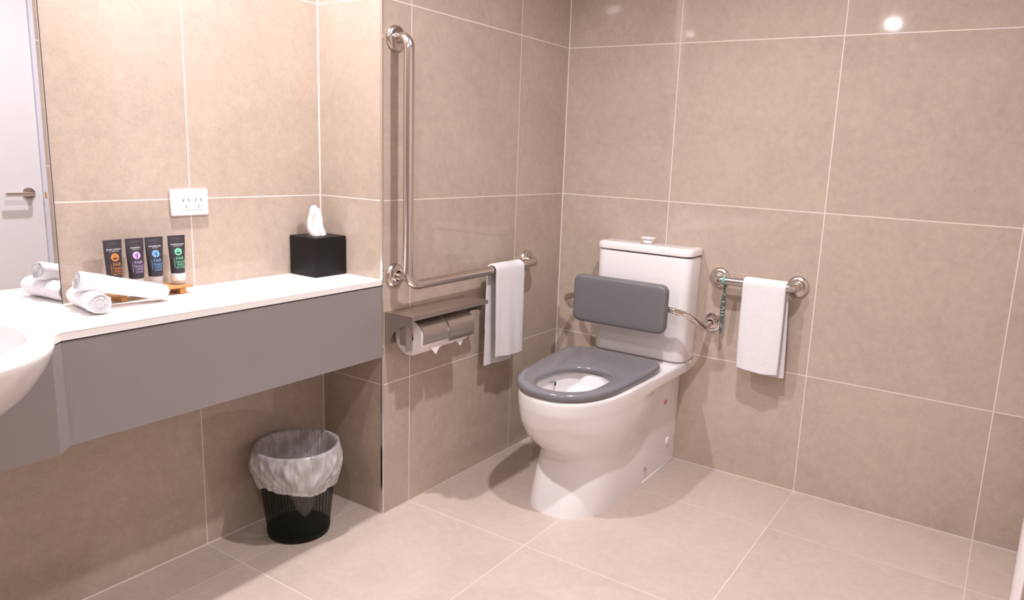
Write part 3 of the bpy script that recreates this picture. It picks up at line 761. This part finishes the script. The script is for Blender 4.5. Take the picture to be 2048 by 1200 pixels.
b = bmesh.new(); loft(b, [[strap_pt(i/24, -1.0, .001), strap_pt(i/24, -.72, .0012)] for i in range(3, 24)], closed=False); obj('edge_stripe', b, m_e, ob)
for t0, s0_, t1, s1_, w_ in ((.16, -.7, .22, .8, .010), (.33, -.6, .34, .6, .012), (.33, -.6, .39, -.5, .010), (.42, -.5, .47, .6, .010), (.47, .6, .50, -.6, .010), (.54, -.6, .55, .6, .012), (.60, -.6, .61, .6, .012), (.61, .5, .65, .5, .010), (.76, -.6, .84, .7, .010), (.80, -.7, .88, .6, .010)):
    b = bmesh.new(); V = [b.verts.new(strap_pt(t, q, .0014)) for t, q in ((t0, s0_), (t1, s1_), (t1+w_, s1_), (t0+w_, s0_))]; b.faces.new(V); obj('pale_mark', b, M['white_ink'], ob)

# ---------------------------------------------------------------- waste bin
WX, WY, WH, RT, RB = -.140, -1.308, .292, .126, .094
wb = thing('waste_bin', 'round black mesh waste bin with a clear liner under the counter', 'waste bin', (WX, WY, 0))
def circ(r, z, n=96, dx=0): return [(WX+r*math.cos(2*PI*k/n), WY+r*math.sin(2*PI*k/n), z) for k in range(n)]
def rad_at(z): return lerp(RB, RT, z/WH)
b = bmesh.new(); loft(b, [circ(rad_at(z), z) for z in [.018+q*(WH-.022)/12 for q in range(13)]], uv=True); obj('mesh_wall', b, M['mesh'], wb, True)
b = bmesh.new(); loft(b, [circ(.01, 0), circ(RB-.004, 0), circ(RB+.001, .004), circ(RB+.0035, .020), circ(RB+.0015, .0205), circ(RB-.003, .006), circ(.01, .006)], caps=(True, True)); obj('base', b, M['black_metal'], wb, True, 40)
b = bmesh.new(); lathe(b, (WX, WY, WH), (0, 0, 1), [(RT+.004*math.cos(a), .004*math.sin(a)) for a in [2*PI*k/12 for k in range(13)]], 96); obj('rim', b, M['black_metal'], wb, True)
# liner: inside bag, folded over the rim and draped down outside
b = bmesh.new(); n = 300; rg = []
cam_ang = math.atan2(-2.73-WY, 1.685-WX)
rl = random.Random(5); phs = [rl.random()*6.28 for _ in range(8)]
def wr_(th, z, k=1): return k*(.0016*math.sin(17*th+phs[0]+z*20)+.0014*math.sin(29*th+phs[1]-z*30)+.0018*math.sin(9*th+phs[2]+z*14)+.0008*math.sin(61*th+phs[5]))
def lring(f): return [(WX+f(2*PI*k/n)[0]*math.cos(2*PI*k/n), WY+f(2*PI*k/n)[0]*math.sin(2*PI*k/n), f(2*PI*k/n)[1]) for k in range(n)]
def lowest(th):
    d_ = math.atan2(math.sin(th-cam_ang), math.cos(th-cam_ang)); return .176+.012*math.cos(2*d_+.9)+.005*math.sin(7*th)-.012*math.exp(-(d_-.1)**2*5)
# inner part
def bagz(th):
    d_ = math.atan2(math.sin(th-cam_ang), math.cos(th-cam_ang)); return .175-.088*math.exp(-((d_-.22)/.36)**2)+.006*math.sin(11*th)
for i in range(9):
    t = i/8; rg.append(lring(lambda th, t=t: ((rad_at(lerp(bagz(th), WH, t))-.007)*(1 if t > .02 else .98)+wr_(th, t, .8)-.006*(1-t)*(1+math.sin(3*th)), lerp(bagz(th), WH, t))))
rg.insert(0, lring(lambda th: (.04, .150)))
for a in (60, 120): rg.append(lring(lambda th, a=a: (RT+.0068*math.cos(math.radians(180-a))+wr_(th, 0, .06), WH+.0070*math.sin(math.radians(a)))))
for i in range(31):
    t = i/30
    def f(th, t=t):
        lo = lowest(th); z = lerp(WH-.002, lo, t); d_ = math.atan2(math.sin(th-cam_ang), math.cos(th-cam_ang))
        puff = .006+.010*math.sin(PI*min(1, t*1.05))*(1+.3*math.sin(5*th+phs[3]))
        sag = .006*math.sin(7*(d_)+8*t*math.copysign(1, d_))*t*(1-t)*4*math.exp(-d_*d_)
        fold = 0
        for rk, am in ((-1.9, .7), (-1.35, 1), (-.95, .8), (-.62, 1.1), (-.28, .8), (-.02, .7), (.30, 1.1), (.62, .8), (1.0, 1.0), (1.5, .8)):
            dl = rk+(.04-rk)*t**1.7*.85; fold += am*.0068*math.exp(-((d_-dl)/.055)**2)*sm(t*5)*(1-.4*t)
        return (rad_at(z)+puff+sag+fold+wr_(th, z, .35+.6*t), z)
    rg.append(lring(f))
rg.append(lring(lambda th: (rad_at(lowest(th))+.003, lowest(th)+.006)))
loft(b, rg); obj('liner', b, M['liner'], wb, True)

# ---------------------------------------------------------------- shower curtain at the right, only its lower edge is in view
b = bmesh.new(); rg = []
for i in range(15):
    z = lerp(.012, 2.0, i/14); row = []
    for j in range(61):
        s = j/60; y = -.02-s*.62; flare = (1-i/14)*.030
        row.append((1.857-flare*(.5+s)+.013*math.cos(s*2*PI*6.2), y, z))
    rg.append(row+[(x+.0015, y, z) for x, y, z in reversed(row)])
loft(b, rg, caps=(True, True)); o = obj('shower_curtain', b, M['curtain'], None, True, 70)
tag(o, 'white curtain whose hem just shows at the bottom right corner', 'curtain')
